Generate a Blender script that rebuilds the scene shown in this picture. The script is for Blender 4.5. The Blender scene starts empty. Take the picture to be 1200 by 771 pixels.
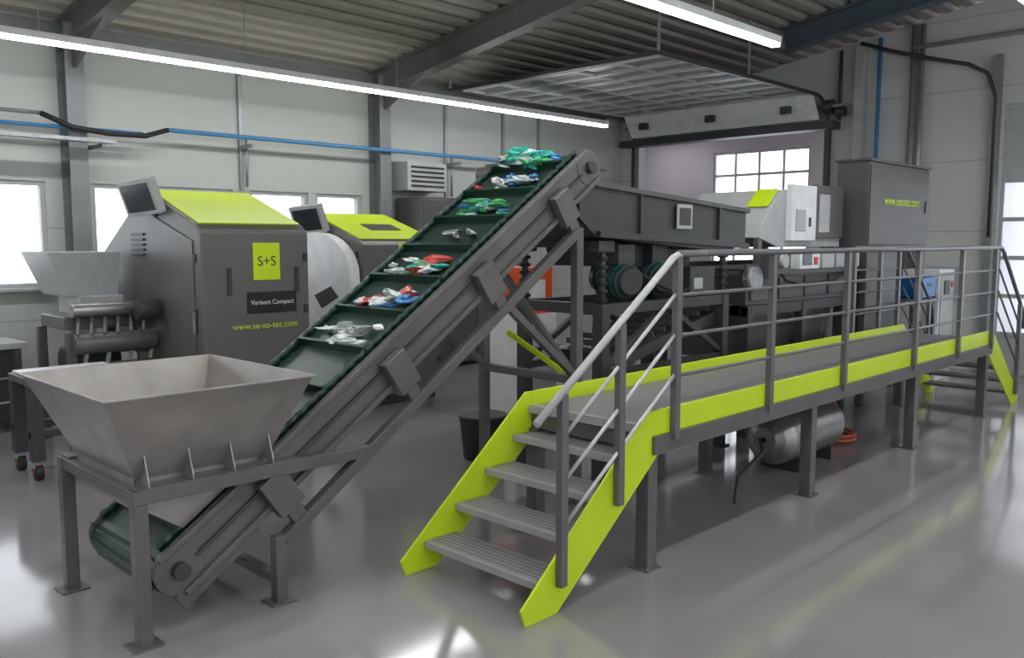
import bpy, bmesh, math, random
from mathutils import Vector, Matrix, noise
random.seed(7)
scene = bpy.context.scene
C = bpy.context.collection

# ---------------------------------------------------------------- materials
def mat(name, col, rough=0.5, metal=0.0, var=0.08, scale=6.0, bump=0.0, emis=None, estr=0.0, coat=0.0, alpha=1.0, trans=0.0):
    m = bpy.data.materials.new(name); m.use_nodes = True
    nt = m.node_tree; N = nt.nodes; L = nt.links
    b = N['Principled BSDF']
    b.inputs['Roughness'].default_value = rough
    b.inputs['Metallic'].default_value = metal
    b.inputs['Coat Weight'].default_value = coat
    b.inputs['Alpha'].default_value = alpha
    b.inputs['Transmission Weight'].default_value = trans
    tc = N.new('ShaderNodeTexCoord')
    nz = N.new('ShaderNodeTexNoise'); nz.inputs['Scale'].default_value = scale
    nz.inputs['Detail'].default_value = 4
    L.new(tc.outputs['Object'], nz.inputs['Vector'])
    cr = N.new('ShaderNodeValToRGB')
    cr.color_ramp.elements[0].position = 0.3; cr.color_ramp.elements[1].position = 0.7
    cr.color_ramp.elements[0].color = (*[c*(1-var) for c in col], 1)
    cr.color_ramp.elements[1].color = (*[min(1, c*(1+var)) for c in col], 1)
    L.new(nz.outputs['Fac'], cr.inputs['Fac'])
    L.new(cr.outputs['Color'], b.inputs['Base Color'])
    if bump:
        bp = N.new('ShaderNodeBump'); bp.inputs['Strength'].default_value = bump
        bp.inputs['Distance'].default_value = 0.01
        L.new(nz.outputs['Fac'], bp.inputs['Height']); L.new(bp.outputs['Normal'], b.inputs['Normal'])
    if emis:
        b.inputs['Emission Color'].default_value = (*emis, 1)
        b.inputs['Emission Strength'].default_value = estr
    return m

M = {}
M['frame']  = mat('frame_grey_paint', (0.115,0.110,0.108), 0.38, 0.15, 0.14, 5)
M['dark']   = mat('dark_grey_paint', (0.045,0.045,0.047), 0.45, 0.1)
M['mach']   = mat('machine_grey_paint', (0.125,0.121,0.115), 0.42, 0.05, 0.06, 2)
M['mach2']  = mat('machine_mid_grey', (0.045,0.045,0.045), 0.42, 0.05, 0.08, 2)
M['cab']    = mat('cabinet_grey', (0.090,0.084,0.082), 0.5, 0.0, 0.06, 2)
M['lime']   = mat('lime_paint', (0.54,0.70,0.012), 0.4, 0.0, 0.04, 3)
M['black']  = mat('black_rubber', (0.012,0.012,0.013), 0.6)
M['steel']  = mat('brushed_steel', (0.34,0.33,0.32), 0.38, 0.8, 0.1, 14)
M['hop']    = mat('hopper_steel', (0.30,0.28,0.262), 0.38, 0.5, 0.15, 5)
M['rail']   = mat('rail_paint', (0.50,0.50,0.50), 0.35, 0.4)
M['tread']  = mat('tread_steel', (0.24,0.235,0.24), 0.45, 0.15, 0.1, 12)
M['nose']   = mat('tread_nosing', (0.36,0.355,0.36), 0.45, 0.1, 0.05, 12)
M['railg']  = mat('rail_grey', (0.14,0.14,0.145), 0.38, 0.3)
M['belt']   = mat('belt_green', (0.024,0.046,0.038), 0.36, 0.0, 0.3, 7)
M['belt2']  = mat('belt_side_green', (0.006,0.036,0.022), 0.35, 0.0, 0.15, 9)
M['white']  = mat('white_paint', (0.72,0.73,0.73), 0.4)
M['lgrey']  = mat('light_grey_paint', (0.40,0.41,0.41), 0.45)
M['galv']   = mat('galvanised', (0.33,0.34,0.35), 0.4, 0.5, 0.15, 20)
M['blue']   = mat('blue_pipe', (0.06,0.22,0.42), 0.4)
M['bluep']  = mat('blue_plastic', (0.01,0.16,0.5), 0.4)
M['orange'] = mat('orange_plastic', (0.70,0.09,0.02), 0.4)
M['hose']   = mat('hose_orange', (0.40,0.08,0.03), 0.45)
M['red']    = mat('red_paint', (0.5,0.03,0.02), 0.4)
M['teal']   = mat('motor_teal', (0.012,0.055,0.05), 0.4)
M['screen'] = mat('screen', (0.04,0.045,0.05), 0.15, 0, 0.3, 1.5)
M['tube']   = mat('tube_glow', (1,1,1), 0.5, emis=(0.96,0.98,1.0), estr=33)
M['pane']   = mat('frosted_pane', (0.9,0.92,0.93), 0.45, trans=0.95, var=0.02)
M['door']   = mat('gate_panel', (0.26,0.27,0.27), 0.35, 0.3)
M['beam']   = mat('roof_beam_grey', (0.15,0.15,0.15), 0.5, 0.2)
M['beamb']  = mat('roof_beam_bluegrey', (0.08,0.11,0.135), 0.5, 0.2)
M['col']    = mat('column_grey', (0.21,0.22,0.225), 0.5, 0.2)
M['lilac']  = mat('annex_wall', (0.50,0.46,0.50), 0.8, 0, 0.03, 1)
M['roof']   = mat('roof_sheet', (0.29,0.265,0.235), 0.5, 0.1, 0.06, 1)
for n,c in (('t_white',(0.8,0.82,0.8)),('t_teal',(0.05,0.45,0.36)),('t_blue',(0.08,0.25,0.55)),('t_black',(0.02,0.02,0.02)),
            ('t_green',(0.1,0.42,0.15)),('t_red',(0.55,0.06,0.05)),('t_grey',(0.42,0.44,0.41)),('t_clear',(0.55,0.62,0.60))):
    M[n] = mat('plastic_'+n, c, 0.28, 0, 0.2, 20)

def wall_mat(name, col, axis_z_period=0.5):
    m = bpy.data.materials.new(name); m.use_nodes = True
    nt = m.node_tree; N = nt.nodes; L = nt.links; b = N['Principled BSDF']
    b.inputs['Roughness'].default_value = 0.55
    tc = N.new('ShaderNodeTexCoord'); sp = N.new('ShaderNodeSeparateXYZ')
    L.new(tc.outputs['Object'], sp.inputs[0])
    d = N.new('ShaderNodeMath'); d.operation='DIVIDE'; d.inputs[1].default_value = axis_z_period
    L.new(sp.outputs['Z'], d.inputs[0])
    f = N.new('ShaderNodeMath'); f.operation='FRACT'; L.new(d.outputs[0], f.inputs[0])
    g = N.new('ShaderNodeMath'); g.operation='GREATER_THAN'; g.inputs[1].default_value = 0.02
    L.new(f.outputs[0], g.inputs[0])
    nz = N.new('ShaderNodeTexNoise'); nz.inputs['Scale'].default_value = 0.7
    L.new(tc.outputs['Object'], nz.inputs['Vector'])
    mx = N.new('ShaderNodeMix'); mx.data_type='RGBA'
    mx.inputs['A'].default_value = (*[c*0.95 for c in col],1); mx.inputs['B'].default_value=(*[c*1.05 for c in col],1)
    L.new(nz.outputs['Fac'], mx.inputs['Factor'])
    m2 = N.new('ShaderNodeMix'); m2.data_type='RGBA'
    m2.inputs['A'].default_value = (*[c*0.75 for c in col],1)
    L.new(g.outputs[0], m2.inputs['Factor']); L.new(mx.outputs['Result'], m2.inputs['B'])
    L.new(m2.outputs['Result'], b.inputs['Base Color'])
    return m
M['wall'] = wall_mat('sandwich_panel_wall', (0.47,0.49,0.45), 1.04)
M['wall2'] = wall_mat('sandwich_panel_wall_gate', (0.58,0.585,0.57), 1.04)

def floor_mat():
    m = bpy.data.materials.new('epoxy_floor'); m.use_nodes=True
    nt=m.node_tree; N=nt.nodes; L=nt.links; b=N['Principled BSDF']
    tc=N.new('ShaderNodeTexCoord')
    nz=N.new('ShaderNodeTexNoise'); nz.inputs['Scale'].default_value=0.8; nz.inputs['Detail'].default_value=6
    L.new(tc.outputs['Object'],nz.inputs['Vector'])
    cr=N.new('ShaderNodeValToRGB')
    cr.color_ramp.elements[0].color=(0.245,0.225,0.23,1); cr.color_ramp.elements[1].color=(0.285,0.265,0.27,1)
    cr.color_ramp.elements[0].position=0.35; cr.color_ramp.elements[1].position=0.65
    L.new(nz.outputs['Fac'],cr.inputs['Fac']); L.new(cr.outputs['Color'],b.inputs['Base Color'])
    n2=N.new('ShaderNodeTexNoise'); n2.inputs['Scale'].default_value=2.5; n2.inputs['Detail'].default_value=5
    L.new(tc.outputs['Object'],n2.inputs['Vector'])
    mr=N.new('ShaderNodeMapRange'); mr.inputs['To Min'].default_value=0.06; mr.inputs['To Max'].default_value=0.15
    L.new(n2.outputs['Fac'],mr.inputs['Value']); L.new(mr.outputs['Result'],b.inputs['Roughness'])
    b.inputs['IOR'].default_value=1.75
    bp=N.new('ShaderNodeBump'); bp.inputs['Strength'].default_value=0.05; bp.inputs['Distance'].default_value=0.02
    L.new(nz.outputs['Fac'],bp.inputs['Height']); L.new(bp.outputs['Normal'],b.inputs['Normal'])
    return m
M['floor']=floor_mat()

def grate_mat():
    m = bpy.data.materials.new('deck_grating'); m.use_nodes=True
    nt=m.node_tree; N=nt.nodes; L=nt.links; b=N['Principled BSDF']
    b.inputs['Roughness'].default_value=0.45; b.inputs['Metallic'].default_value=0.3
    tc=N.new('ShaderNodeTexCoord')
    br=N.new('ShaderNodeTexBrick'); br.offset=0; br.inputs['Scale'].default_value=1
    br.inputs['Brick Width'].default_value=0.035; br.inputs['Row Height'].default_value=0.035
    br.inputs['Mortar Size'].default_value=0.006
    br.inputs['Color1'].default_value=(0.12,0.115,0.12,1); br.inputs['Color2'].default_value=(0.13,0.125,0.13,1)
    br.inputs['Mortar'].default_value=(0.30,0.29,0.30,1)
    L.new(tc.outputs['Object'],br.inputs['Vector']); L.new(br.outputs['Color'],b.inputs['Base Color'])
    return m
M['grate']=grate_mat()

# ---------------------------------------------------------------- mesh builder
class Part:
    def __init__(s, name, parent=None, bevel=0.004):
        s.name=name; s.bm=bmesh.new(); s.mats=[]; s.parent=parent; s.bevel=bevel
    def mi(s, k):
        if k not in s.mats: s.mats.append(k)
        return s.mats.index(k)
    def _faces(s, vs, quads, k, smooth=False):
        i=s.mi(k); out=[]
        for q in quads:
            try:
                f=s.bm.faces.new([vs[a] for a in q]); f.material_index=i; f.smooth=smooth; out.append(f)
            except ValueError: pass
        return out
    def box(s, lo, hi, k, rot=None, piv=None):
        x0,y0,z0=lo; x1,y1,z1=hi
        co=[(x0,y0,z0),(x1,y0,z0),(x1,y1,z0),(x0,y1,z0),(x0,y0,z1),(x1,y0,z1),(x1,y1,z1),(x0,y1,z1)]
        if rot is not None:
            pv=Vector(piv) if piv else (Vector(lo)+Vector(hi))/2
            co=[rot@(Vector(c)-pv)+pv for c in co]
        vs=[s.bm.verts.new(c) for c in co]
        s._faces(vs,[(0,3,2,1),(4,5,6,7),(0,1,5,4),(1,2,6,5),(2,3,7,6),(3,0,4,7)],k)
        return s
    def beam(s, p1, p2, w, h, k, up=None):
        p1=Vector(p1);p2=Vector(p2); d=(p2-p1).normalized()
        z=Vector((0,0,1))
        if abs(d.dot(z))>0.999: side=Vector((1,0,0))
        else: side=d.cross(z).normalized()
        u=side.cross(d).normalized()
        a=side*w/2; b=u*h/2
        vs=[s.bm.verts.new(p) for p in (p1-a-b,p1+a-b,p1+a+b,p1-a+b,p2-a-b,p2+a-b,p2+a+b,p2-a+b)]
        s._faces(vs,[(0,1,2,3),(7,6,5,4),(0,4,5,1),(1,5,6,2),(2,6,7,3),(3,7,4,0)],k)
        return s
    def cyl(s, p1, p2, r, k, r2=None, n=20, caps=True):
        p1=Vector(p1);p2=Vector(p2); d=(p2-p1).normalized(); r2=r if r2 is None else r2
        a=d.orthogonal().normalized(); b=d.cross(a)
        A=[];B=[]
        for i in range(n):
            t=2*math.pi*i/n; v=a*math.cos(t)+b*math.sin(t)
            A.append(s.bm.verts.new(p1+v*r)); B.append(s.bm.verts.new(p2+v*r2))
        i=s.mi(k)
        for j in range(n):
            f=s.bm.faces.new((A[j],A[(j+1)%n],B[(j+1)%n],B[j])); f.material_index=i; f.smooth=True
        if caps:
            f=s.bm.faces.new(A[::-1]); f.material_index=i
            f=s.bm.faces.new(B); f.material_index=i
        return s
    def tube(s, pts, r, k, n=12):
        pts=[Vector(p) for p in pts]; rings=[]
        prev=None
        for i,p in enumerate(pts):
            d=((pts[min(i+1,len(pts)-1)]-pts[max(i-1,0)])).normalized()
            if prev is None: a=d.orthogonal().normalized()
            else: a=(prev-d*prev.dot(d)).normalized()
            prev=a; b=d.cross(a)
            rings.append([s.bm.verts.new(p+(a*math.cos(2*math.pi*j/n)+b*math.sin(2*math.pi*j/n))*r) for j in range(n)])
        m=s.mi(k)
        for A,B in zip(rings,rings[1:]):
            for j in range(n):
                f=s.bm.faces.new((A[j],A[(j+1)%n],B[(j+1)%n],B[j])); f.material_index=m; f.smooth=True
        f=s.bm.faces.new(rings[0][::-1]); f.material_index=m
        f=s.bm.faces.new(rings[-1]); f.material_index=m
        return s
    def prism(s, pts, axis, a0, a1, k):
        def mk(p,a):
            return {'Y':(p[0],a,p[1]),'X':(a,p[0],p[1]),'Z':(p[0],p[1],a)}[axis]
        A=[s.bm.verts.new(mk(p,a0)) for p in pts]; B=[s.bm.verts.new(mk(p,a1)) for p in pts]
        m=s.mi(k); n=len(pts)
        for j in range(n):
            f=s.bm.faces.new((A[j],A[(j+1)%n],B[(j+1)%n],B[j])); f.material_index=m
        f=s.bm.faces.new(A[::-1]); f.material_index=m
        f=s.bm.faces.new(B); f.material_index=m
        return s
    def loft(s, q0, q1, k):
        A=[s.bm.verts.new(p) for p in q0]; B=[s.bm.verts.new(p) for p in q1]; m=s.mi(k)
        for j in range(len(A)):
            f=s.bm.faces.new((A[j],A[(j+1)%len(A)],B[(j+1)%len(A)],B[j])); f.material_index=m
        return s
    def done(s, solid=0.0):
        bmesh.ops.recalc_face_normals(s.bm, faces=s.bm.faces[:])
        me=bpy.data.meshes.new(s.name); s.bm.to_mesh(me); s.bm.free()
        for k in s.mats: me.materials.append(M[k])
        o=bpy.data.objects.new(s.name, me); C.objects.link(o)
        if s.parent: o.parent=s.parent
        if solid:
            md=o.modifiers.new('solid','SOLIDIFY'); md.thickness=solid; md.offset=0
        if s.bevel:
            md=o.modifiers.new('bevel','BEVEL'); md.width=s.bevel; md.segments=2; md.limit_method='ANGLE'; md.angle_limit=math.radians(40)
        return o

def empty(name, loc=(0,0,0)):
    e=bpy.data.objects.new(name,None); C.objects.link(e); e.empty_display_size=0.2
    return e
def text(name, body, loc, size, k, parent, rot=(math.pi/2,0,0), ext=0.002):
    cu=bpy.data.curves.new(name,'FONT'); cu.body=body; cu.size=size; cu.extrude=ext
    cu.align_x='CENTER'; cu.align_y='CENTER'
    cu.materials.append(M[k])
    o=bpy.data.objects.new(name,cu); C.objects.link(o); o.location=loc; o.rotation_euler=rot; o.parent=parent
    return o

# ---------------------------------------------------------------- room shell
XW=14.0; YW=10.7; XB=-5.0; YB=-5.0
RIDGE=2.8; SL=0.15; EAVE=4.42
def zr(y): return EAVE+SL*((YW-y) if y>RIDGE else (YW-RIDGE)-(RIDGE-y))
p=Part('floor',bevel=0); p.box((XB-0.2,YB-0.2,-0.15),(18.2,14.2,0),'floor'); p.done()

wins=[(-4.3,-2.6),(-2.4,-0.95),(-0.4,1.35),(1.6,3.32),(3.82,5.6),(5.85,6.75),(6.87,7.66)]
p=Part('wall_north',bevel=0)
Z0,Z1=1.42,2.62; y0,y1=YW,YW+0.2
p.box((XB,y0,0),(XW,y1,Z0),'wall'); p.box((XB,y0,Z1),(XW,y1,EAVE),'wall')
xs=[XB]+[v for w in wins for v in w]+[XW]
for a,b in zip(xs[::2],xs[1::2]): p.box((a,y0,Z0),(b,y1,Z1),'wall')
p.done()
for i,(a,b) in enumerate(wins):
    p=Part('window_%d'%(i+1),bevel=0.003)
    f=0.05
    p.box((a,y0+0.03,Z0),(b,y0+0.12,Z0+f),'lgrey').box((a,y0+0.03,Z1-f),(b,y0+0.12,Z1),'lgrey')
    p.box((a,y0+0.03,Z0+f),(a+f,y0+0.12,Z1-f),'lgrey').box((b-f,y0+0.03,Z0+f),(b,y0+0.12,Z1-f),'lgrey')
    p.box((a-0.04,y0-0.10,Z0-0.035),(b+0.04,y0,Z0),'lgrey')
    p.done()

# gate wall
G0,G1,GH=6.45,10.3,3.85
D0,D1,DH=-0.4,3.85,3.9
p=Part('wall_east',bevel=0)
t=0.2
p.box((XW,YB,0),(XW+t,D0,3.9),'wall2')
p.box((XW,D1,0),(XW+t,G0,3.9),'wall2'); p.box((XW,G1,0),(XW+t,YW+0.2,3.9),'wall2')
p.prism([(YB,3.9),(YW+0.2,3.9),(YW+0.2,zr(YW)),(RIDGE,zr(RIDGE)),(YB,zr(YB))],'X',XW,XW+t,'wall2')
p.done()
p=Part('wall_west',bevel=0); p.box((XB-0.2,YB,0),(XB,YW+0.2,4.2),'wall'); p.prism([(YB,4.2),(YW+0.2,4.2),(YW+0.2,zr(YW)+.01),(RIDGE,zr(RIDGE)),(YB,zr(YB))],'X',XB-0.2,XB,'wall'); p.done()
p=Part('wall_south',bevel=0)
p.box((XB-0.2,YB-0.2,0),(XW+0.2,YB,1.0),'wall'); p.box((XB-0.2,YB-0.2,3.2),(XW+0.2,YB,zr(YB)),'wall')
fill_openings=[(-4.5,-0.5),(0,4),(4.5,8.5),(9,13)]  # openings behind the camera, added to let in general fill light
xs=[XB-0.2]+[v for w in fill_openings for v in w]+[XW+0.2]
for a,b in zip(xs[::2],xs[1::2]): p.box((a,YB-0.2,1.0),(b,YB,3.2),'wall')
p.done()

# corrugated roof
p=Part('ceiling',bevel=0)
prof=[]; y=YB-0.2
while y<YW+0.2:
    prof+= [(y,0),(y+0.12,0),(y+0.15,0.055),(y+0.25,0.055),(y+0.28,0)]
    y+=0.28
A=[];B=[]
for (yy,dz) in prof:
    z=zr(yy)+dz
    A.append(p.bm.verts.new((XB-0.2,yy,z))); B.append(p.bm.verts.new((XW+0.2,yy,z)))
m=p.mi('roof')
for i in range(len(A)-1):
    if abs(prof[i][0]-prof[i+1][0])<1e-5: continue
    f=p.bm.faces.new((A[i],B[i],B[i+1],A[i+1])); f.material_index=m
a=[(YB-0.2,zr(YB-0.2)+0.1),(RIDGE,zr(RIDGE)+0.1),(YW+0.2,zr(YW+0.2)+0.1),(YW+0.2,zr(YW+0.2)+0.16),(RIDGE,zr(RIDGE)+0.16),(YB-0.2,zr(YB-0.2)+0.16)]
p.prism(a,'X',XB-0.2,XW+0.2,'roof')
p.done()

def ibeam(p,p1,p2,w,h,k):
    p1=Vector(p1);p2=Vector(p2)
    d=(p2-p1).normalized()
    if abs(d.z)>0.99:
        x,y_=p1.x,p1.y
        p.box((x-w/2,y_-h/2,p1.z),(x+w/2,y_-h/2+0.016,p2.z),k)
        p.box((x-w/2,y_+h/2-0.016,p1.z),(x+w/2,y_+h/2,p2.z),k)
        p.box((x-0.006,y_-h/2+0.016,p1.z),(x+0.006,y_+h/2-0.016,p2.z),k)
    else:
        u=Vector((0,0,1))
        p.beam(p1,p2,0.014,h-0.02,k)
        p.beam(p1+u*(h/2-0.01),p2+u*(h/2-0.01),w,0.02,k)
        p.beam(p1-u*(h/2-0.01),p2-u*(h/2-0.01),w,0.02,k)
for i,x in enumerate([-0.7,3.6,7.9,12.2]):
    p=Part('steel_portal_frame',bevel=0)
    hh=0.34
    last=(i==3); bm_='beamb' if last else 'beam'
    ys_=G0-0.1 if last else YW-0.02
    if not last: ibeam(p,(x,YW-0.15,0),(x,YW-0.15,zr(YW)-0.06),0.2,0.28,'col')
    ibeam(p,(x,YB+0.15,0),(x,YB+0.15,zr(YB)-0.1),0.2,0.28,'col')
    ibeam(p,(x,ys_,zr(ys_)-0.18),(x,RIDGE,zr(RIDGE)-0.18),0.2,hh,bm_)
    ibeam(p,(x,RIDGE,zr(RIDGE)-0.18),(x,YB+0.02,zr(YB)-0.18),0.2,hh,bm_)
    if not last: p.prism([(YW-0.3,zr(YW)-0.3),(YW-0.3,zr(YW)-0.55),(YW-1.3,zr(YW-1.3)-0.33)],'X',x-0.02,x+0.02,'beam')
    p.done()
p=Part('trim_eaves',bevel=0)
p.box((XB,YW-0.05,4.24),(XW-0.6,YW,4.40),'beam')
p.done()
p=Part('trim_wall_posts',bevel=0.002)
for x in (5.72,9.3,10.6,1.48,11.5):
    p.box((x-0.025,YW-0.05,2.62),(x+0.025,YW,4.24),'galv')
p.done()

# annex behind open gate
p=Part('wall_annex',bevel=0)
AX=18.0
p.box((AX,4.2,0),(AX+0.2,8.7,5),'lilac'); p.box((AX,11.1,0),(AX+0.2,14.2,5),'lilac'); p.box((AX,8.7,4.0),(AX+0.2,11.1,5),'lilac')
p.box((XW+0.2,14.0,0),(AX,14.2,5),'lilac'); p.box((XW+0.2,4.2,0),(AX,4.4,5),'lilac')
p.box((XW,YW+0.2,0),(XW+0.2,14.2,5),'lilac')
p.done()
p=Part('ceiling_annex',bevel=0); p.box((XW+0.2,4.2,4.8),(AX+0.2,14.2,5.0),'roof'); p.done()
def section_door(name,x,ya,yb,zh,glow):
    e=empty(name)
    p=Part('frame',e,0.003)
    nx=4; nz=7
    dz=zh/nz; dy=(yb-ya)/nx
    for j in range(nz+1):
        z=min(zh-0.06,j*dz); p.box((x,ya,z),(x+0.05,yb,z+0.06),'lgrey')
    for i in range(nx+1):
        yy=min(yb-0.05,ya+i*dy); p.box((x-0.005,yy,0),(x+0.045,yy+0.05,zh),'lgrey')
    p.done()
    p=Part('panes',e,0)
    for j in range(nz):
        if j==0 or (glow and j>=5): p.box((x+0.015,ya,j*dz+0.06),(x+0.03,yb,(j+1)*dz),'lgrey')
        elif glow: p.box((x+0.02,ya,j*dz+0.06),(x+0.026,yb,(j+1)*dz),'pane')
    p.done()
section_door('door_1',AX+0.05,8.7,11.1,4.0,False)
section_door('door_2',XW+0.05,D0,D1,DH,True)

# open overhead sectional gate
e=empty('overhead_sectional_door')
zt=4.30
p=Part('panels',e,0.002)
n=8; dx=(13.3-9.3)/n
for i in range(n):
    xa=9.3+i*dx
    p.box((xa,G0+0.05,zt-0.03),(xa+0.045,G1-0.05,zt+0.03),'white'); p.box((xa+dx-0.05,G0+0.05,zt-0.03),(xa+dx-0.008,G1-0.05,zt+0.03),'lgrey')
    for j in range(6):
        yy=G0+0.05+j*(G1-G0-0.16)/5
        p.box((xa+0.045,yy,zt-0.025),(xa+dx-0.05,yy+0.06,zt+0.028),'lgrey')
    p.box((xa+0.045,G0+0.1,zt+0.01),(xa+dx-0.05,G1-0.1,zt+0.018),'door')
p.box((13.55,G0+0.05,3.88),(13.6,G1-0.05,4.38),'white',Matrix.Rotation(math.radians(-35),3,'Y'))
for yy in (G0+0.5,(G0+G1)/2,G1-0.5): p.box((13.40,yy-0.08,4.02),(13.50,yy+0.08,4.14),'dark')
p.done()
p=Part('tracks',e,0.002)
for yy in (G0-0.03,G1+0.03):
    p.box((13.85,yy-0.04,0),(13.95,yy+0.04,3.8),'dark')
    pts=[(13.9,yy,3.75)]+[(13.9-0.5*(1-math.cos(a)),yy,3.78+0.5*math.sin(a)) for a in [math.pi/2*i/8 for i in range(9)]]+[(9.1,yy,4.28)]
    p.tube(pts,0.03,'dark')
    for xx in (9.1,11.3): p.beam((xx,yy,4.28),(xx,yy,zr(yy)+0.003),0.03,0.03,'galv')
p.beam((9.1,G0-0.03,4.28),(9.1,G1+0.03,4.28),0.05,0.05,'dark')
p.box((13.7,G0-0.2,3.76),(13.99,G1+0.25,3.88),'dark')
p.cyl((13.8,G0-0.3,4.12),(13.8,G1+0.2,4.12),0.03,'galv')
p.cyl((13.8,G0-0.15,4.12),(13.8,G0+0.0,4.12),0.11,'dark'); p.cyl((13.8,G0-0.35,4.02),(13.8,G0-0.2,4.02),0.08,'dark')
p.done()

# gate wall pipes
p=Part('wall_conduits',bevel=0)
p.box((13.82,5.85,0),(13.98,5.98,5.0),'lgrey')
p.cyl((13.9,5.62,0),(13.9,5.62,5.1),0.032,'blue')
p.cyl((13.9,5.1,1.0),(13.9,5.1,5.2),0.05,'col'); p.cyl((13.9,4.98,1.0),(13.9,4.98,5.2),0.04,'galv')
p.cyl((13.92,6.25,3.9),(13.92,6.25,5.0),0.03,'dark')
p.box((13.86,3.88,0),(13.99,3.98,4.6),'col')
p.tube([(13.85,5.9,5.05),(13.8,5.4,4.85),(13.8,4.8,4.65),(13.8,4.3,4.5),(13.85,4.05,4.35),(13.88,3.93,4.0),(13.88,3.93,2.0)],0.03,'dark')
p.cyl((13.85,5.1,4.86),(13.85,-2,4.86),0.035,'lgrey')
p.done()

# window-wall pipes and tray
p=Part('compressed_air_pipe',bevel=0)
p.cyl((4.6,YW-0.36,3.27),(13.0,YW-0.36,3.27),0.028,'blue')
p.cyl((XB+.1,YW-0.36,3.2),(4.3,YW-0.36,3.2),0.022,'blue')
p.cyl((XB+.1,YW-0.36,3.33),(3.2,YW-0.36,3.33),0.022,'galv')
p.tube([(3.2,YW-0.36,3.33),(3.5,YW-0.42,3.2),(3.9,YW-0.44,3.16),(4.3,YW-0.42,3.17),(4.6,YW-0.36,3.27)],0.03,'black')
for x in [0.6,2.5,5.7,9.3,11.5]:
    p.box((x-0.02,YW-0.40,3.15),(x+0.02,YW-0.06,3.19),'galv')
    p.cyl((x+0.06,YW-0.1,2.66),(x+0.06,YW-0.1,3.3),0.018,'galv')
p.done()
p=Part('cable_tray',bevel=0)
p.box((XB+.1,YW-0.58,3.04),(3.9,YW-0.44,3.08),'galv')
for x in (-3,0.6,2.5,3.8): p.box((x-.02,YW-0.5,3.00),(x+.02,YW-0.01,3.04),'galv')
p.done()

def strip(xa,xb,y,z,name='linear_ceiling_light',hz=None,hmax=99):
    e=empty(name)
    p=Part('housing',e,0.003); p.box((xa,y-0.05,z+0.012),(xb,y+0.05,z+0.08),'white')
    x=xa+0.5
    while x<min(xb,hmax):
        p.cyl((x,y,z+0.08),(x,y,hz or zr(y)),0.006,'galv',n=6); x+=2.1
    p.done()
    p=Part('tube',e,0); p.box((xa+0.02,y-0.04,z-0.02),(xb-0.02,y+0.04,z+0.012),'tube'); p.done()
strip(-4,11.3,8.97,3.81,hmax=9.1)
strip(-4,8.2,4.35,3.9)
strip(-4,12.6,2.1,3.9)
strip(-4,12.6,-1.5,3.9)  # extra strip out of view, added as fill light
strip(15,17.5,7.0,4.3,hz=4.8)  # added lamp, brightens the annex wall
strip(15,17.5,12.0,4.3,hz=4.8)  # second lamp added to brighten the annex

e=empty('air_heater_unit'); p=Part('casing',e,0.01); p.box((8.18,YW-0.45,2.70),(8.95,YW-0.01,3.13),'lgrey')
for i in range(5): p.box((8.24,YW-0.47,2.76+i*0.07),(8.89,YW-0.45,2.79+i*0.07),'dark')
p.done()
e=empty('storage_cabinet'); p=Part('body',e,0.01)
p.box((8.2,YW-0.75,0.06),(10.4,YW-0.12,2.6),'cab')
for i in range(4): p.box((8.22+i*0.545,YW-0.77,0.1),(8.74+i*0.545,YW-0.75,2.56),'cab')
for i in range(4): p.box((8.68+i*0.545,YW-0.79,1.2),(8.70+i*0.545,YW-0.77,1.4),'steel')
p.box((8.25,YW-0.7,0),(10.35,YW-0.15,0.06),'black'); p.done()
e=empty('workbench'); p=Part('bench',e,0.005)
p.box((-0.5,9.65,0.86),(2.75,10.35,0.92),'lgrey')
p.box((-0.4,9.75,0.1),(0.4,10.3,0.86),'dark'); p.box((1.6,9.75,0.1),(2.65,10.3,0.86),'dark')
for x in (-0.45,2.65):
    for y in (9.7,10.25): p.box((x,y,0),(x+0.05,y+0.05,0.86),'frame')
for z in (0.3,0.55): p.box((1.62,9.73,z),(2.63,9.75,z+0.02),'lgrey')
p.done()

# ---------------------------------------------------------------- inclined conveyor
conv=empty('inclined_belt_conveyor')
T=Vector((1.80,0,0.31)); H=Vector((4.98,0,2.485))
U=(H-T).normalized(); NN=Vector((-U.z,0,U.x)); LEN=(H-T).length
YN,YF=4.13,4.97
R=0.10
def cp(s,n,y): 
    v=T+U*s+NN*n; return Vector((v.x,y,v.z))
def cbox(p,s0,s1,n0,n1,ya,yb,k):
    vs=[p.bm.verts.new(cp(*a)) for a in ((s0,n0,ya),(s1,n0,ya),(s1,n0,yb),(s0,n0,yb),(s0,n1,ya),(s1,n1,ya),(s1,n1,yb),(s0,n1,yb))]
    p._faces(vs,[(0,3,2,1),(4,5,6,7),(0,1,5,4),(1,2,6,5),(2,3,7,6),(3,0,4,7)],k)
p=Part('belt',conv,0)
prof=[]
for i in range(13):
    a=math.pi/2+math.pi*i/12; prof.append((math.cos(a)*R*1.35, math.sin(a)*R))
prof2=[]
for i in range(13):
    a=-math.pi/2+math.pi*i/12; prof2.append((LEN+math.cos(a)*R, math.sin(a)*R))
loop=prof+prof2
A=[p.bm.verts.new(cp(s,n,YN+0.03)) for s,n in loop]; B=[p.bm.verts.new(cp(s,n,YF-0.03)) for s,n in loop]
m=p.mi('belt')
for i in range(len(loop)):
    j=(i+1)%len(loop); f=p.bm.faces.new((A[i],A[j],B[j],B[i])); f.material_index=m; f.smooth=False
p.done(0.008)
CS=0.355; C0=0.13
p=Part('cleats',conv,0.003)
s=C0
while s<LEN:
    cbox(p,s,s+0.02,R,R+0.065,YN+0.05,YF-0.05,'belt2'); s+=CS
s=0.1
while s<LEN: cbox(p,s,s+0.018,-R-0.045,-R-0.004,YN+0.06,YF-0.06,'belt2'); s+=CS
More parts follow.
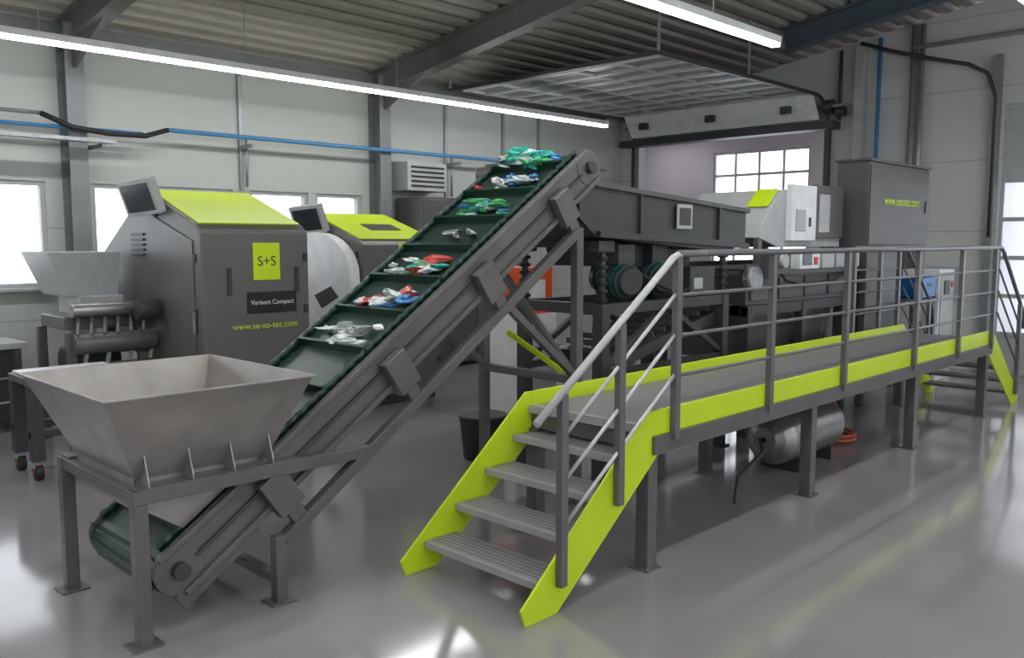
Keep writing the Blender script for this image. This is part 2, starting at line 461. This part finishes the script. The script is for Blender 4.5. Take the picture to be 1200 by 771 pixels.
for a in (1.9,2.6,3.3,4.0):
    c=cp(math.cos(a)*R*1.35,math.sin(a)*R,0)
    p.beam((c.x,YN+0.06,c.z),(c.x,YF-0.06,c.z),0.02,0.02,'belt2')
p.done()
for nm,yy in (('sidewall_near',YN+0.05),('sidewall_far',YF-0.05)):
    p=Part(nm,conv,0); m=p.mi('belt2'); prev=None
    k=int(LEN/0.02)
    for i in range(k+1):
        s=i*LEN/k; yo=yy+0.010*math.sin(i*math.pi/2.0)
        a=p.bm.verts.new(cp(s,R+0.004,yo)); b=p.bm.verts.new(cp(s,R+0.055,yo))
        if prev:
            f=p.bm.faces.new((prev[0],a,b,prev[1])); f.material_index=m; f.smooth=True
        prev=(a,b)
    p.done(0.004)
p=Part('side_frames',conv,0.004)
for (ya,yb,out) in ((YN-0.03,YN+0.02,-1),(YF-0.02,YF+0.03,1)):
    cbox(p,-0.02,LEN+0.02,-0.11,0.11,ya+0.02,yb-0.02,'frame')
    cbox(p,-0.05,LEN+0.05,0.095,0.125,ya,yb,'frame')
    cbox(p,-0.05,LEN+0.05,-0.135,-0.10,ya-0.01,yb+0.01,'frame')
    cbox(p,0.1,LEN-0.1,-0.012,0.006,ya,yb,'dark')
    for c in (0,LEN):
        v=cp(c,0,0); p.cyl((v.x,ya+0.012,v.z),(v.x,yb-0.012,v.z),0.13,'frame',n=28)
        yo=ya-0.03 if out<0 else yb+0.03
        p.cyl((v.x,min(yo,ya),v.z),(v.x,max(yo,yb),v.z),0.045,'dark')
    cbox(p,-0.10,0.42,-0.19,-0.10,ya+0.01,yb-0.01,'frame')
p.done()
p=Part('drums',conv,0)
for c in (0,LEN):
    v=cp(c,0,0); p.cyl((v.x,YN+0.03,v.z),(v.x,YF-0.03,v.z),R-0.01,'black',n=28)
s=0.5
while s<LEN-0.2:
    v=cp(s,-0.0,0); p.cyl((v.x,YN+0.02,v.z),(v.x,YF-0.02,v.z),0.04,'steel',n=12); s+=0.6
p.done()
p=Part('brackets',conv,0.006)
for s in (0.62,1.62,2.52,3.42):
    for ya,yb in ((YN-0.09,YN-0.02),(YF+0.02,YF+0.09)):
        cbox(p,s-0.085,s+0.085,-0.19,0.05,ya,yb,'frame')
        cbox(p,s-0.045,s+0.045,-0.33,-0.19,ya+0.01,yb-0.01,'frame')
p.done()
p=Part('gear_motor',conv,0.006)
v=cp(LEN,0,0); p.cyl((v.x,YF+0.03,v.z),(v.x,YF+0.30,v.z),0.07,'cab'); p.box((v.x-0.09,YF+0.03,v.z-0.1),(v.x+0.09,YF+0.16,v.z+0.08),'cab')
p.done()
p=Part('support_stand',conv,0.004)
tw=0.065
for y in (4.07,5.05):
    p.beam((2.36,y,0.335),(4.80,y,2.02),tw,tw,'frame')
    p.box((1.56,y-tw/2,0.70),(2.93,y+tw/2,0.765),'frame')
    p.box((1.56,y-tw/2,0),(1.63,y+tw/2,0.70),'frame')
    p.box((1.52,y-0.07,0),(1.67,y+0.07,0.010),'frame')
    p.box((2.295,y-tw/2,0),(2.36,y+tw/2,0.37),'frame')
    p.box((2.25,y-0.07,0),(2.40,y+0.07,0.010),'frame')
    p.box((4.765,y-tw/2,0),(4.835,y+tw/2,2.04),'frame')
    p.box((4.72,y-0.08,0),(4.88,y+0.08,0.012),'frame')
    p.beam((4.8,y,0.95),(4.1,y,1.50),0.05,0.05,'frame')
p.box((1.565,4.08,0.70),(1.63,5.04,0.765),'frame')
p.box((4.77,4.08,0.9),(4.83,5.04,0.96),'frame'); p.box((4.77,4.08,1.9),(4.83,5.04,1.96),'frame')
p.beam((4.8,4.10,0.96),(4.8,5.02,1.88),0.05,0.05,'frame'); p.beam((4.8,5.02,0.10),(4.8,4.10,0.9),0.05,0.05,'frame')
p.box((2.30,4.08,0.10),(2.36,5.04,0.15),'frame')
p.done()
p=Part('plastic_scrap',conv,0)
def scrap(c,sz,k):
    r=bmesh.ops.create_icosphere(p.bm,subdivisions=2,radius=1)
    rot=Matrix.Rotation(random.uniform(0,6.28),3,'Z')@Matrix.Rotation(random.uniform(-.6,.6),3,'X')
    seed=Vector([random.uniform(0,50) for _ in range(3)])
    fl=(random.uniform(.7,1.4),random.uniform(.35,.7),random.uniform(.12,.35)); mi=p.mi(k)
    fs=set()
    for v in r['verts']:
        q=v.co.copy(); q*=1+0.9*noise.noise(q*2.1+seed)
        q=Vector((q.x*fl[0],q.y*fl[1],q.z*fl[2]))*sz
        v.co=rot@q+c
        for f in v.link_faces: fs.add(f)
    for f in fs: f.material_index=mi
W3=['t_white','t_clear','t_white','t_grey','t_clear']
cells={4:(22,W3),5:(20,['t_white','t_red','t_blue','t_black','t_clear','t_white']),
       6:(24,W3+['t_teal','t_red','t_green']),7:(3,['t_grey','t_clear']),8:(24,['t_green','t_teal','t_clear','t_blue','t_green']),
       9:(20,W3+['t_red','t_blue']),10:(20,['t_teal','t_green','t_teal','t_clear','t_blue'])}
for c,(n,cs) in cells.items():
    base=C0+CS*c+0.02
    for i in range(n):
        s=base+random.uniform(0.03,0.19); y=random.gauss(4.50,0.15); y=max(YN+0.13,min(YF-0.13,y))
        if s>LEN: continue
        scrap(cp(s,R+0.02+random.uniform(0,0.04),y),random.uniform(0.045,0.085),random.choice(cs))
for i in range(18):
    scrap(cp(LEN+random.uniform(-0.25,0.03),R+0.04+random.uniform(0,0.06),random.uniform(YN+.2,YF-.15)),random.uniform(0.06,0.10),random.choice(['t_teal','t_green','t_teal','t_grey','t_clear']))
for i in range(6): scrap(cp(0.80+random.uniform(0,.1),R+0.05,YN+0.14+random.uniform(0,.08)),0.05,random.choice(['t_white','t_red','t_white']))
p.done()

# ---------------------------------------------------------------- feed hopper
hop=empty('feed_hopper')
X0,X1,Y0,Y1,ZT=1.42,2.49,3.95,5.13,1.235
bx0,bx1,by0,by1,zb=1.62,2.33,4.16,4.96,0.80
def quad(x0,x1,y0,y1,z): return [(x0,y0,z),(x1,y0,z),(x1,y1,z),(x0,y1,z)]
p=Part('funnel',hop,0)
p.loft(quad(X0,X1,Y0,Y1,ZT),quad(bx0,bx1,by0,by1,zb),'hop'); p.done(0.008)
p=Part('rim',hop,0.002)
w=0.018
p.box((X0-w,Y0-w,ZT-0.006),(X1+w,Y0+0.0,ZT+0.004),'hop').box((X0-w,Y1,ZT-0.006),(X1+w,Y1+w,ZT+0.004),'hop')
p.box((X0-w,Y0,ZT-0.006),(X0,Y1,ZT+0.004),'hop').box((X1,Y0,ZT-0.006),(X1+w,Y1,ZT+0.004),'hop')
p.done()
p=Part('skirt',hop,0)
def zb_at(x): return T.z+(x-T.x)*U.z/U.x+0.13/U.x
for ya in (4.165,4.925):
    p.prism([(1.62,0.80),(2.33,0.80),(2.33,0.79),(2.2,zb_at(2.2)),(1.85,zb_at(1.85)),(1.62,0.66)],'Y',ya,ya+0.01,'hop')
p.box((1.615,4.165,0.64),(1.625,4.935,0.80),'hop')
p.done()
p=Part('gussets',hop,0.002)
for x in (1.64,1.86,2.08,2.30):
    for (ya,yb,yt,sg) in ((4.165,4.05,4.10,-1),(4.955,5.07,5.02,1)):
        p.prism([(ya,0.765),(yb,0.765),(yb,0.79),(yt,0.93),(ya,0.82)],'X',x,x+0.008,'hop')
p.box((1.58,4.04,0.765),(2.50,4.165,0.775),'frame')
p.box((1.58,4.955,0.765),(2.50,5.08,0.775),'frame')
p.done()

# ---------------------------------------------------------------- walkway platform
plat=empty('access_platform')
PY0,PY1=2.90,3.87; PX0,PX1=4.10,10.52; DZ=0.87
p=Part('deck',plat,0.003)
n=6; w=(PX1-PX0)/n
for i in range(n): p.box((PX0+i*w+0.006,PY0+0.03,DZ-0.035),(PX0+(i+1)*w-0.006,PY1-0.03,DZ),'grate')
p.box((PX0-0.03,PY0+0.012,DZ-0.05),(PX0+0.004,PY1-0.012,DZ+0.004),'nose')
p.done()
p=Part('edge_beams',plat,0.003)
for y in (PY0,PY1):
    p.box((PX0,y-0.01,DZ-0.06),(PX1,y+0.01,DZ+0.09),'lime')
    p.box((PX0,y-0.03,DZ-0.17),(PX1,y+0.03,DZ-0.06),'frame')
for i in range(7):
    x=PX0+0.03+i*(PX1-PX0-0.06)/6; p.box((x-0.03,PY0+0.03,DZ-0.15),(x+0.03,PY1-0.03,DZ-0.035),'frame')
p.done()
p=Part('legs',plat,0.004)
for x in (4.12,6.22,8.33,10.44):
    for y in (2.94,3.84):
        p.box((x-0.045,y-0.045,0),(x+0.045,y+0.045,DZ-0.15),'frame')
        p.box((x-0.07,y-0.07,0),(x+0.07,y+0.07,0.010),'frame')
        for a in (-0.057,0.057):
            for b in (-0.057,0.057): p.cyl((x+a,y+b,0.010),(x+a,y+b,0.022),0.007,'galv',n=6)
p.done()
def stairs(nm,xa,sg,xtop):
    p=Part(nm,plat,0.003)
    for y in (PY0,PY1):
        pts=[(xa-sg*0.07,0.0),(xa+sg*0.17,0.0),(xtop+sg*0.06,DZ-0.18),(xtop+sg*0.06,DZ+0.09),(xtop-sg*0.05,DZ+0.09),(xa-sg*0.10,0.09)]
        p.prism(pts,'Y',y-0.008,y+0.008,'lime')
    for i in range(4):
        z=DZ*(i+1)/5; xf=xa+(xtop-xa)*i/4.0+sg*0.07
        a,b=xf,xf+sg*0.25
        p.box((min(a+sg*.012,b),PY0+0.012,z-0.03),(max(a+sg*.012,b),PY1-0.012,z),'tread')
        p.box((min(a,a+sg*0.012),PY0+0.012,z-0.04),(max(a,a+sg*0.012),PY1-0.012,z+0.002),'nose')
        for k in range(1,6):
            xx=a+sg*(0.02+k*0.038); p.box((xx-0.003,PY0+0.03,z),(xx+0.003,PY1-0.03,z+0.002),'frame')
    p.done()
stairs('stair_front',3.10,1,4.10)
stairs('stair_rear',11.62,-1,10.52)
RZ=1.875
p=Part('railing',plat,0)
posts=[4.30,5.45,6.65,8.15,9.35,10.45]
y=PY0-0.03
for x in posts: p.box((x-0.025,y-0.02,DZ-0.1),(x+0.025,y+0.02,RZ-0.02),'railg')
p.cyl((4.30,y,RZ),(10.6,y,RZ),0.021,'railg')
for z in (1.63,1.39,1.15): p.cyl((4.30,y,z),(10.45,y,z),0.012,'railg',n=10)
p.tube([(3.08,y,1.04),(4.18,y,1.80),(4.25,y,1.85),(4.33,y,RZ),(4.6,y,RZ)],0.021,'rail')
for k in (0.24,0.48,0.72):
    p.cyl((3.28,y,1.18-k),(4.28,y,RZ-k),0.011,'rail',n=10)
for x,zt_ in ((3.28,1.17),(3.76,1.50)):
    p.box((x-0.025,y-0.02,zt_-1.02),(x+0.025,y+0.02,zt_),'railg')
for y in (PY0-0.03,PY1+0.03):
    p.tube([(10.5,y,RZ),(10.62,y,RZ),(10.72,y,1.83),(11.62,y,1.12),(11.66,y,0.9)],0.021,'railg')
    for k in (0.24,0.48,0.72): p.cyl((10.6,y,RZ-k),(11.5,y,1.2-k),0.011,'railg',n=10)
    p.box((11.475,y-0.02,0.12),(11.525,y+0.02,1.2),'railg')
y=PY1+0.03
for x in (9.2,9.9,10.45): p.box((x-0.025,y-0.02,DZ-0.1),(x+0.025,y+0.02,RZ-0.02),'railg')
p.cyl((9.2,y,RZ),(10.6,y,RZ),0.021,'railg')
for z in (1.63,1.39,1.15): p.cyl((9.2,y,z),(10.45,y,z),0.012,'railg',n=10)
p.done()

# ---------------------------------------------------------------- vibratory feeder
vf=empty('vibratory_feeder')
p=Part('trough',vf,0.006)
pts=[(5.0,2.28),(5.16,2.38),(7.45,2.23),(7.45,1.90),(6.9,1.86),(5.2,1.98),(5.0,2.12)]
p.prism(pts,'Y',4.22,4.25,'mach2'); p.prism(pts,'Y',5.15,5.18,'mach2')
p.prism([(5.0,2.10),(5.0,2.26),(5.02,2.26),(5.02,2.12)],'Y',4.25,5.15,'mach2')
p.prism([(5.0,2.09),(5.2,1.98),(6.9,1.86),(7.45,1.90),(7.45,1.93),(6.9,1.89),(5.2,2.01),(5.0,2.12)],'Y',4.25,5.15,'mach2')
p.beam((5.16,4.21,2.38),(7.47,4.21,2.23),0.05,0.04,'cab'); p.beam((5.16,5.19,2.38),(7.47,5.19,2.23),0.05,0.04,'cab')
p.beam((5.2,4.20,2.00),(7.45,4.20,1.90),0.05,0.05,'mach2')
for x in (5.75,6.95): p.box((x-0.015,4.19,1.96),(x+0.015,4.22,2.36-(x-5.15)*0.06),'mach2')
p.box((6.25,4.185,2.05),(6.48,4.20,2.26),'lgrey'); p.box((6.28,4.18,2.08),(6.45,4.187,2.23),'dark')
p.done()
p=Part('frame',vf,0.005)
for x in (5.35,7.15):
    for y in (4.28,5.12):
        p.box((x-0.05,y-0.05,0),(x+0.05,y+0.05,1.45),'dark')
        p.box((x-0.08,y-0.08,0),(x+0.08,y+0.08,0.015),'dark')
        for i in range(6): p.cyl((x,y,1.47+i*0.065),(x,y,1.50+i*0.065),0.05,'black',n=16)
        p.cyl((x,y,1.45),(x,y,1.9),0.03,'dark')
        p.box((x-0.10,y-0.05,1.86),(x+0.10,y+0.05,1.95),'mach2')
for y in (4.28,5.12):
    p.box((5.35,y-0.04,1.36),(7.15,y+0.04,1.45),'dark'); p.box((5.35,y-0.03,0.85),(7.15,y+0.03,0.91),'dark')
    p.beam((5.35,y,0.91),(6.2,y,1.36),0.05,0.05,'dark'); p.beam((7.15,y,0.91),(6.3,y,1.36),0.05,0.05,'dark')
for x in (5.35,7.15): p.box((x-0.04,4.28,1.36),(x+0.04,5.12,1.45),'dark')
p.beam((5.02,5.0,1.20),(5.25,4.36,0.78),0.04,0.04,'lime')
p.done()
p=Part('vibration_motors',vf,0.004)
for x,ya in ((5.62,4.22),(6.2,4.30)):
    k='teal'
    p.cyl((x,ya,1.62),(x+0.08,ya+0.34,1.66),0.14,k); p.cyl((x-0.02,ya-0.05,1.615),(x,ya,1.62),0.10,'dark',r2=0.135)
    for i in range(6): 
        q=Vector((x,ya,1.62))+Vector((0.08,0.34,0.04))*(0.15+0.13*i); q2=q+Vector((0.08,0.34,0.04))*0.03
        p.cyl(q,q2,0.152,k)
    p.box((x-0.07,ya+0.05,1.76),(x+0.15,ya+0.3,1.92),'mach2')
p.box((6.55,4.24,1.46),(6.95,4.32,1.72),'dark'); p.box((6.60,4.23,1.52),(6.74,4.242,1.62),'lgrey')
p.tube([(5.7,4.4,1.8),(5.95,4.2,1.6),(6.3,4.18,1.5),(6.6,4.26,1.55)],0.014,'black')
p.prism([(5.45,1.95),(6.85,1.86),(6.75,1.70),(5.55,1.74)],'Y',4.45,5.0,'dark')
p.done()
p=Part('return_conveyor',vf,0.004)
p.beam((5.7,4.7,0.95),(7.35,4.7,1.28),0.75,0.10,'mach2')
for i in range(9): 
    x=5.8+i*0.18; p.box((x,4.36,1.02+(x-5.7)*0.2),(x+0.02,5.04,1.07+(x-5.7)*0.2),'cab')
p.done()

# ---------------------------------------------------------------- sensor sorting line
so=empty('sensor_sorting_machine')
p=Part('base_frame',so,0.006)
for x in (7.65,8.8,9.84):
    for y in (4.3,5.3): p.box((x-0.05,y-0.05,0),(x+0.05,y+0.05,1.30),'dark')
for y in (4.3,5.3):
    p.box((7.6,y-0.04,1.20),(9.88,y+0.04,1.32),'dark'); p.box((7.6,y-0.03,0.55),(9.88,y+0.03,0.62),'dark')
p.box((7.52,4.24,1.32),(9.9,5.36,1.62),'mach2')
p.box((7.50,4.22,1.60),(9.9,4.26,1.72),'frame'); p.box((7.50,5.34,1.60),(9.9,5.38,1.72),'frame')
for x in (7.6,8.17,8.74,9.31): p.box((x,4.225,1.36),(x+0.5,4.24,1.58),'cab')
p.prism([(7.72,0.75),(9.5,0.75),(9.8,1.2),(7.72,1.2)],'Y',4.4,5.2,'cab')
for x in (7.8,8.4,9.0): p.box((x,4.385,0.8),(x+0.5,4.40,1.15),'mach2')
p.done()
p=Part('belt',so,0)
p.box((7.58,4.28,1.62),(9.85,5.32,1.67),'black')
p.cyl((7.62,4.27,1.58),(7.62,5.33,1.58),0.09,'black'); p.cyl((7.62,4.18,1.58),(7.62,4.27,1.58),0.12,'galv')
p.cyl((9.85,4.27,1.58),(9.85,5.33,1.58),0.09,'black'); p.done()
p=Part('scanner_housing',so,0.01)
p.prism([(8.0,1.98),(8.05,2.12),(8.46,2.48),(9.82,2.56),(9.88,2.50),(9.88,1.88),(8.4,1.88)],'Y',4.38,5.35,'lgrey')
p.box((8.55,4.31,1.95),(9.12,4.38,2.54),'white'); p.box((8.64,4.30,2.05),(8.86,4.312,2.28),'lgrey'); p.box((8.94,4.30,2.1),(8.99,4.312,2.2),'dark')
p.box((9.17,4.33,1.98),(9.84,4.38,2.56),'cab'); p.box((9.22,4.32,2.04),(9.48,4.332,2.46),'lgrey')
p.prism([(8.24,2.295),(8.44,2.475),(8.44,2.495),(8.22,2.305)],'Y',4.42,4.66,'lime')
for x in (8.05,9.8):
    for y in (4.42,5.28): p.box((x-0.04,y-0.03,1.67),(x+0.04,y+0.03,1.98),'frame')
p.done()
p=Part('control_boxes',so,0.006)
p.box((8.35,4.10,1.66),(8.8,4.22,1.86),'white'); p.box((8.85,4.10,1.66),(9.15,4.22,1.86),'lgrey'); p.box((9.2,4.10,1.66),(9.8,4.22,1.86),'lgrey')
p.box((8.4,4.09,1.70),(8.6,4.102,1.82),'screen'); p.box((8.66,4.09,1.70),(8.74,4.102,1.78),'red')
p.box((7.75,4.10,1.62),(8.15,4.22,1.84),'cab'); p.cyl((7.95,4.05,1.75),(7.95,4.10,1.75),0.07,'lgrey')
p.tube([(8.0,4.2,1.7),(8.1,4.12,1.55),(8.4,4.1,1.5),(9.2,4.12,1.52),(9.7,4.2,1.6)],0.015,'black')
p.done()

cabn=empty('electrical_cabinet')
p=Part('body',cabn,0.012)
p.box((9.98,4.10,1.86),(11.86,4.48,2.86),'cab')
p.box((10.0,4.085,1.9),(11.84,4.10,2.82),'cab')
p.box((9.95,4.07,2.86),(11.89,4.50,2.89),'cab')
p.box((11.72,4.07,2.3),(11.76,4.085,2.45),'dark')
p.done()
p=Part('stand',cabn,0.006)
for x in (10.05,11.80): 
    for y in (4.14,4.44): p.box((x-0.05,y-0.04,0),(x+0.05,y+0.04,1.86),'cab')
p.box((10.1,4.16,0.5),(11.1,4.42,1.86),'cab'); p.box((10.15,4.145,0.6),(11.05,4.16,1.75),'mach2')
p.box((10.05,4.1,1.12),(12.45,4.48,1.18),'cab')
p.box((12.39,4.14,0),(12.45,4.20,1.12),'cab'); p.box((12.39,4.40,0),(12.45,4.46,1.12),'cab'); p.done()
text('lettering','www.sesotec.com',(10.95,4.08,2.42),0.15,'lime',cabn)

e=empty('control_pedestal'); p=Part('body',e,0.008)
p.box((12.6,4.15,0.0),(13.2,4.65,1.55),'white'); p.box((12.65,4.135,0.1),(13.15,4.15,1.48),'lgrey'); p.box((12.75,4.12,1.2),(12.95,4.136,1.4),'dark'); p.box((13.03,4.12,1.3),(13.1,4.136,1.38),'red'); p.done()
e=empty('blue_crate'); p=Part('shell',e,0.006)
bx,by,bz=11.89,4.12,1.182
p.box((bx,by,bz),(bx+0.5,by+0.30,bz+0.02),'bluep')
for lo,hi in (((bx,by,bz),(bx+.5,by+.02,bz+.28)),((bx,by+.28,bz),(bx+.5,by+.30,bz+.28)),((bx,by,bz),(bx+.02,by+.30,bz+.28)),((bx+.48,by,bz),(bx+.5,by+.30,bz+.28))): p.box(lo,hi,'bluep')
p.box((bx-.01,by-.012,bz+.25),(bx+.51,by,bz+.28),'bluep'); p.box((bx+.17,by-.004,bz+.16),(bx+.33,by,bz+.21),'dark')
p.done()
e=empty('wall_socket_box'); p=Part('box',e,0.005); p.box((13.75,4.35,1.2),(13.98,4.75,1.55),'lgrey'); p.cyl((13.75,4.55,1.38),(13.72,4.55,1.38),0.06,'red'); p.done()

e=empty('air_receiver_tank'); p=Part('vessel',e,0)
a=Vector((6.62,3.45,0.30)); r=0.23
prof=[(-0.14,0.02),(-0.13,0.10),(-0.09,0.17),(-0.04,0.215),(0,r),(0.9,r),(0.94,0.215),(0.99,0.17),(1.03,0.10),(1.04,0.02)]
for (u0,r0),(u1,r1) in zip(prof,prof[1:]): p.cyl(a+Vector((u0,0,0)),a+Vector((u1,0,0)),r0,'steel',r2=r1,n=28,caps=False)
for x in (6.8,7.4): p.box((x-0.03,3.27,0),(x+0.03,3.63,0.12),'dark')
p.cyl((7.0,3.45,0.5),(7.0,3.45,0.62),0.03,'galv'); p.done()
p=Part('air_hose',e,0)
hp=[(7.0,3.45,0.6),(7.3,3.45,0.64),(7.7,3.45,0.55),(7.95,3.45,0.30),(8.05,3.5,0.06)]
for i in range(22):
    t=i*0.6; hp.append((8.12+0.17*math.cos(t+2.6),3.55+0.17*math.sin(t+2.6),0.03+0.004*i))
p.tube(hp,0.018,'hose')
p.tube([(6.5,3.5,0.3),(6.2,3.3,0.28),(5.9,3.35,0.12),(5.6,3.2,0.02)],0.015,'dark'); p.done()

e=empty('granulate_container'); p=Part('body',e,0.02)
p.box((6.25,6.0,0.1),(6.75,6.5,1.2),'white'); p.box((6.28,6.03,1.2),(6.72,6.47,1.68),'orange'); p.box((6.36,6.02,1.3),(6.6,6.032,1.55),'white')
for x in (6.3,6.65):
    for y in (6.05,6.4): p.box((x,y,0),(x+.06,y+.06,0.1),'black')
p.done()
e=empty('waste_bin'); p=Part('bin',e,0.004)
p.cyl((5.25,5.55,0.0),(5.25,5.55,0.38),0.17,'black',r2=0.21); p.cyl((5.25,5.55,0.38),(5.25,5.55,0.40),0.225,'dark'); p.done()

# ---------------------------------------------------------------- optical sorter machines
def sorter(name,ox,oy,w,dep=2.35,k=1.0):
    e=empty(name)
    p=Part('housing',e,0.015)
    pts=[(oy,0.12),(oy,2.03*k),(oy+0.10,2.10*k),(oy+1.05,2.42*k),(oy+1.25,2.40*k),(oy+dep,1.80*k),(oy+dep,0.95),(oy+1.5,0.80),(oy+1.5,0.12)]
    p.prism(pts,'X',ox,ox+w,'mach')
    p.box((ox+0.05,oy+0.05,0),(ox+w-0.05,oy+1.45,0.12),'dark')
    p.done()
    p=Part('lid',e,0.008)
    pr=[(oy+0.08,2.112*k),(oy+1.08,2.449*k),(oy+1.26,2.43*k),(oy+1.26,2.40*k),(oy+1.06,2.42*k),(oy+0.10,2.095*k)]
    p.prism(pr,'X',ox+0.03,ox+w-0.03,'lime')
    if k<1: p.prism([(oy+0.40,2.215*k+.015),(oy+0.62,2.29*k+.015),(oy+0.62,2.27*k+.01),(oy+0.40,2.20*k+.01)],'X',ox+w*0.35,ox+w*0.75,'dark')
    p.done()
    p=Part('details',e,0.004)
    for z in (0.45,1.25,1.75):
        p.box((ox+w-0.06,oy-0.02,z),(ox+w-0.02,oy,z+0.08),'dark')
        p.box((ox-0.015,oy+0.1,z),(ox,oy+0.14,z+0.08),'dark')
    p.prism([(oy+0.15,0.3),(oy+0.15,1.95*k),(oy+1.0,2.2*k),(oy+1.0,0.3)],'X',ox-0.012,ox,'mach')
    for i in range(5): p.box((ox-0.02,oy+1.2,1.8*k+i*0.05),(ox,oy+1.5,1.825*k+i*0.05),'dark')
    p.box((ox+0.5,oy-0.012,1.58),(ox+0.78,oy,1.93),'lime')
    p.box((ox+0.43,oy-0.012,1.27),(ox+0.95,oy,1.47),'black')
    p.box((ox-0.03,oy+0.12,1.1),(ox-0.012,oy+0.16,1.3),'steel')
    p.box((ox+0.24,oy-0.02,1.45),(ox+0.28,oy,1.70),'dark')
    p.box((ox+w-0.16,oy-0.02,1.45),(ox+w-0.12,oy,1.70),'dark')
    p.done()
    text('logo','S+S',(ox+0.64,oy-0.013,1.755),0.13,'dark',e)
    text('model_label','Varisort Compact',(ox+0.69,oy-0.013,1.37),0.062,'white',e)
    text('web_label','www.se-so-tec.com',(ox+0.62,oy-0.003,1.15),0.085,'lime',e)
    p=Part('operator_panel',e,0.008)
    r=Matrix.Rotation(math.radians(-18),3,'Y')@Matrix.Rotation(math.radians(12),3,'Z')
    c=(ox-0.14,oy+0.9,2.36*k)
    zc=2.36*k
    p.box((ox-0.18,oy+0.65,zc-0.17),(ox-0.10,oy+1.15,zc+0.17),'lgrey',r,c)
    p.box((ox-0.187,oy+0.69,zc-0.13),(ox-0.178,oy+1.11,zc+0.13),'screen',r,c)
    p.beam((ox-0.10,oy+0.9,zc-0.05),(ox+0.05,oy+0.9,zc-0.2),0.05,0.05,'dark')
    p.done()
    return e
e=sorter('optical_sorting_machine',3.55,7.4,1.10)
p=Part('infeed_trough',e,0.008)
p.loft([(2.72,8.8,1.84),(3.38,8.8,1.84),(3.38,9.6,1.84),(2.72,9.6,1.84)],[(2.86,8.85,1.42),(3.36,8.85,1.42),(3.36,9.45,1.42),(2.86,9.45,1.42)],'lgrey'); p.done(0.012)
p=Part('vibratory_drive',e,0.008)
p.box((2.75,8.55,1.12),(3.5,9.2,1.24),'frame'); p.cyl((2.8,8.5,1.30),(3.45,8.5,1.30),0.07,'steel'); p.cyl((2.75,8.35,1.0),(3.5,8.35,1.0),0.10,'frame')
p.box((2.95,8.7,1.24),(3.36,9.3,1.42),'lgrey')
p.cyl((2.8,8.8,0.8),(3.3,8.8,0.8),0.14,'dark'); p.box((2.7,8.35,0.5),(3.52,9.3,0.62),'frame')
p.cyl((3.05,8.25,0.75),(3.45,8.25,0.75),0.08,'cab'); p.cyl((3.3,8.25,1.3),(3.5,8.25,1.3),0.10,'dark')
for x in (2.75,3.4):
    for y in (8.4,9.2): p.box((x-.04,y-.04,0),(x+.04,y+.04,1.12),'frame')
for x in (2.8,3.0,3.2,3.4): p.beam((x,8.3,0.62),(x+0.1,8.35,1.1),0.04,0.03,'galv')
for i in range(6): p.beam((2.78+i*0.12,8.30,1.08),(2.86+i*0.12,8.5,1.22),0.03,0.05,'mach')
p.done()
e2=sorter('optical_sorting_machine',5.85,8.15,1.15,2.2,0.935)
p=Part('curved_side_cover',e2,0.01)
y_=8.20
pts=[(y_+0.25,0.8),(y_,1.0),(y_,1.55)]+[(y_+0.75*(1-math.cos(a)),1.55+0.50*math.sin(a)) for a in [math.pi/2*i/8 for i in range(1,9)]]+[(y_+1.2,2.03),(y_+1.0,1.4),(y_+1.15,0.8)]
p.prism(pts,'X',5.70,5.83,'white')
p.prism([(y_+.25,1.30),(y_+.40,1.42),(y_+.75,1.30),(y_+.6,1.15)],'X',5.69,5.705,'black')
p.done()

e=empty('mobile_collection_table'); p=Part('frame',e,0.005)
tx0,tx1,ty0,ty1=2.14,3.2,7.55,8.1
p.box((tx0,ty0,0.78),(tx1,ty1,0.84),'frame')
p.box((tx0+0.02,ty0+0.05,0.84),(tx1-0.3,ty1-0.05,0.865),'white')
for x in (tx0,tx1-0.1):
    for y in (ty0,ty1-0.1):
        p.box((x,y,0.16),(x+0.1,y+0.1,0.78),'dark')
        p.cyl((x+0.02,y+0.05,0.065),(x+0.08,y+0.05,0.065),0.065,'black'); p.cyl((x+0.01,y+0.05,0.065),(x+0.02,y+0.05,0.065),0.02,'red')
        p.box((x+0.01,y+0.03,0.1),(x+0.09,y+0.08,0.16),'galv')
p.box((tx0,ty0+0.02,0.35),(tx1,ty0+0.08,0.41),'dark'); p.box((tx0,ty1-0.08,0.35),(tx1,ty1-0.02,0.41),'dark')
p.done()

# ---------------------------------------------------------------- world, camera
w=bpy.data.worlds.new('World'); scene.world=w; w.use_nodes=True
nt=w.node_tree; bg=nt.nodes['Background']; bg.inputs['Color'].default_value=(0.88,0.94,1.0,1); bg.inputs['Strength'].default_value=2.9

def win_light(name,loc,rot,sx,sy):
    l=bpy.data.lights.new(name,'AREA'); l.shape='RECTANGLE'; l.size=sx; l.size_y=sy; l.cycles.is_portal=True
    o=bpy.data.objects.new(name,l); C.objects.link(o); o.location=loc; o.rotation_euler=rot
for i,(a,b) in enumerate(wins):
    win_light('window_portal_%d'%i,((a+b)/2,YW+0.21,(Z0+Z1)/2),(-math.pi/2,0,0),b-a,Z1-Z0)
for i,(a,b) in enumerate(fill_openings):
    win_light('window_portal_s%d'%i,((a+b)/2,YB-0.21,2.1),(math.pi/2,0,0),b-a,2.2)  # portals for the added fill openings

cam=bpy.data.cameras.new('camera'); co=bpy.data.objects.new('camera',cam); C.objects.link(co)
cam.sensor_width=36; cam.lens=36*1010/1200; cam.clip_end=200
th=math.radians(44.6); ph=math.radians(5.85)
d=Vector((math.cos(th)*math.cos(ph),math.sin(th)*math.cos(ph),-math.sin(ph)))
co.location=(0,0,1.95); co.rotation_euler=d.to_track_quat('-Z','Y').to_euler()
scene.camera=co
scene.view_settings.view_transform='Standard'
scene.view_settings.exposure=0.0
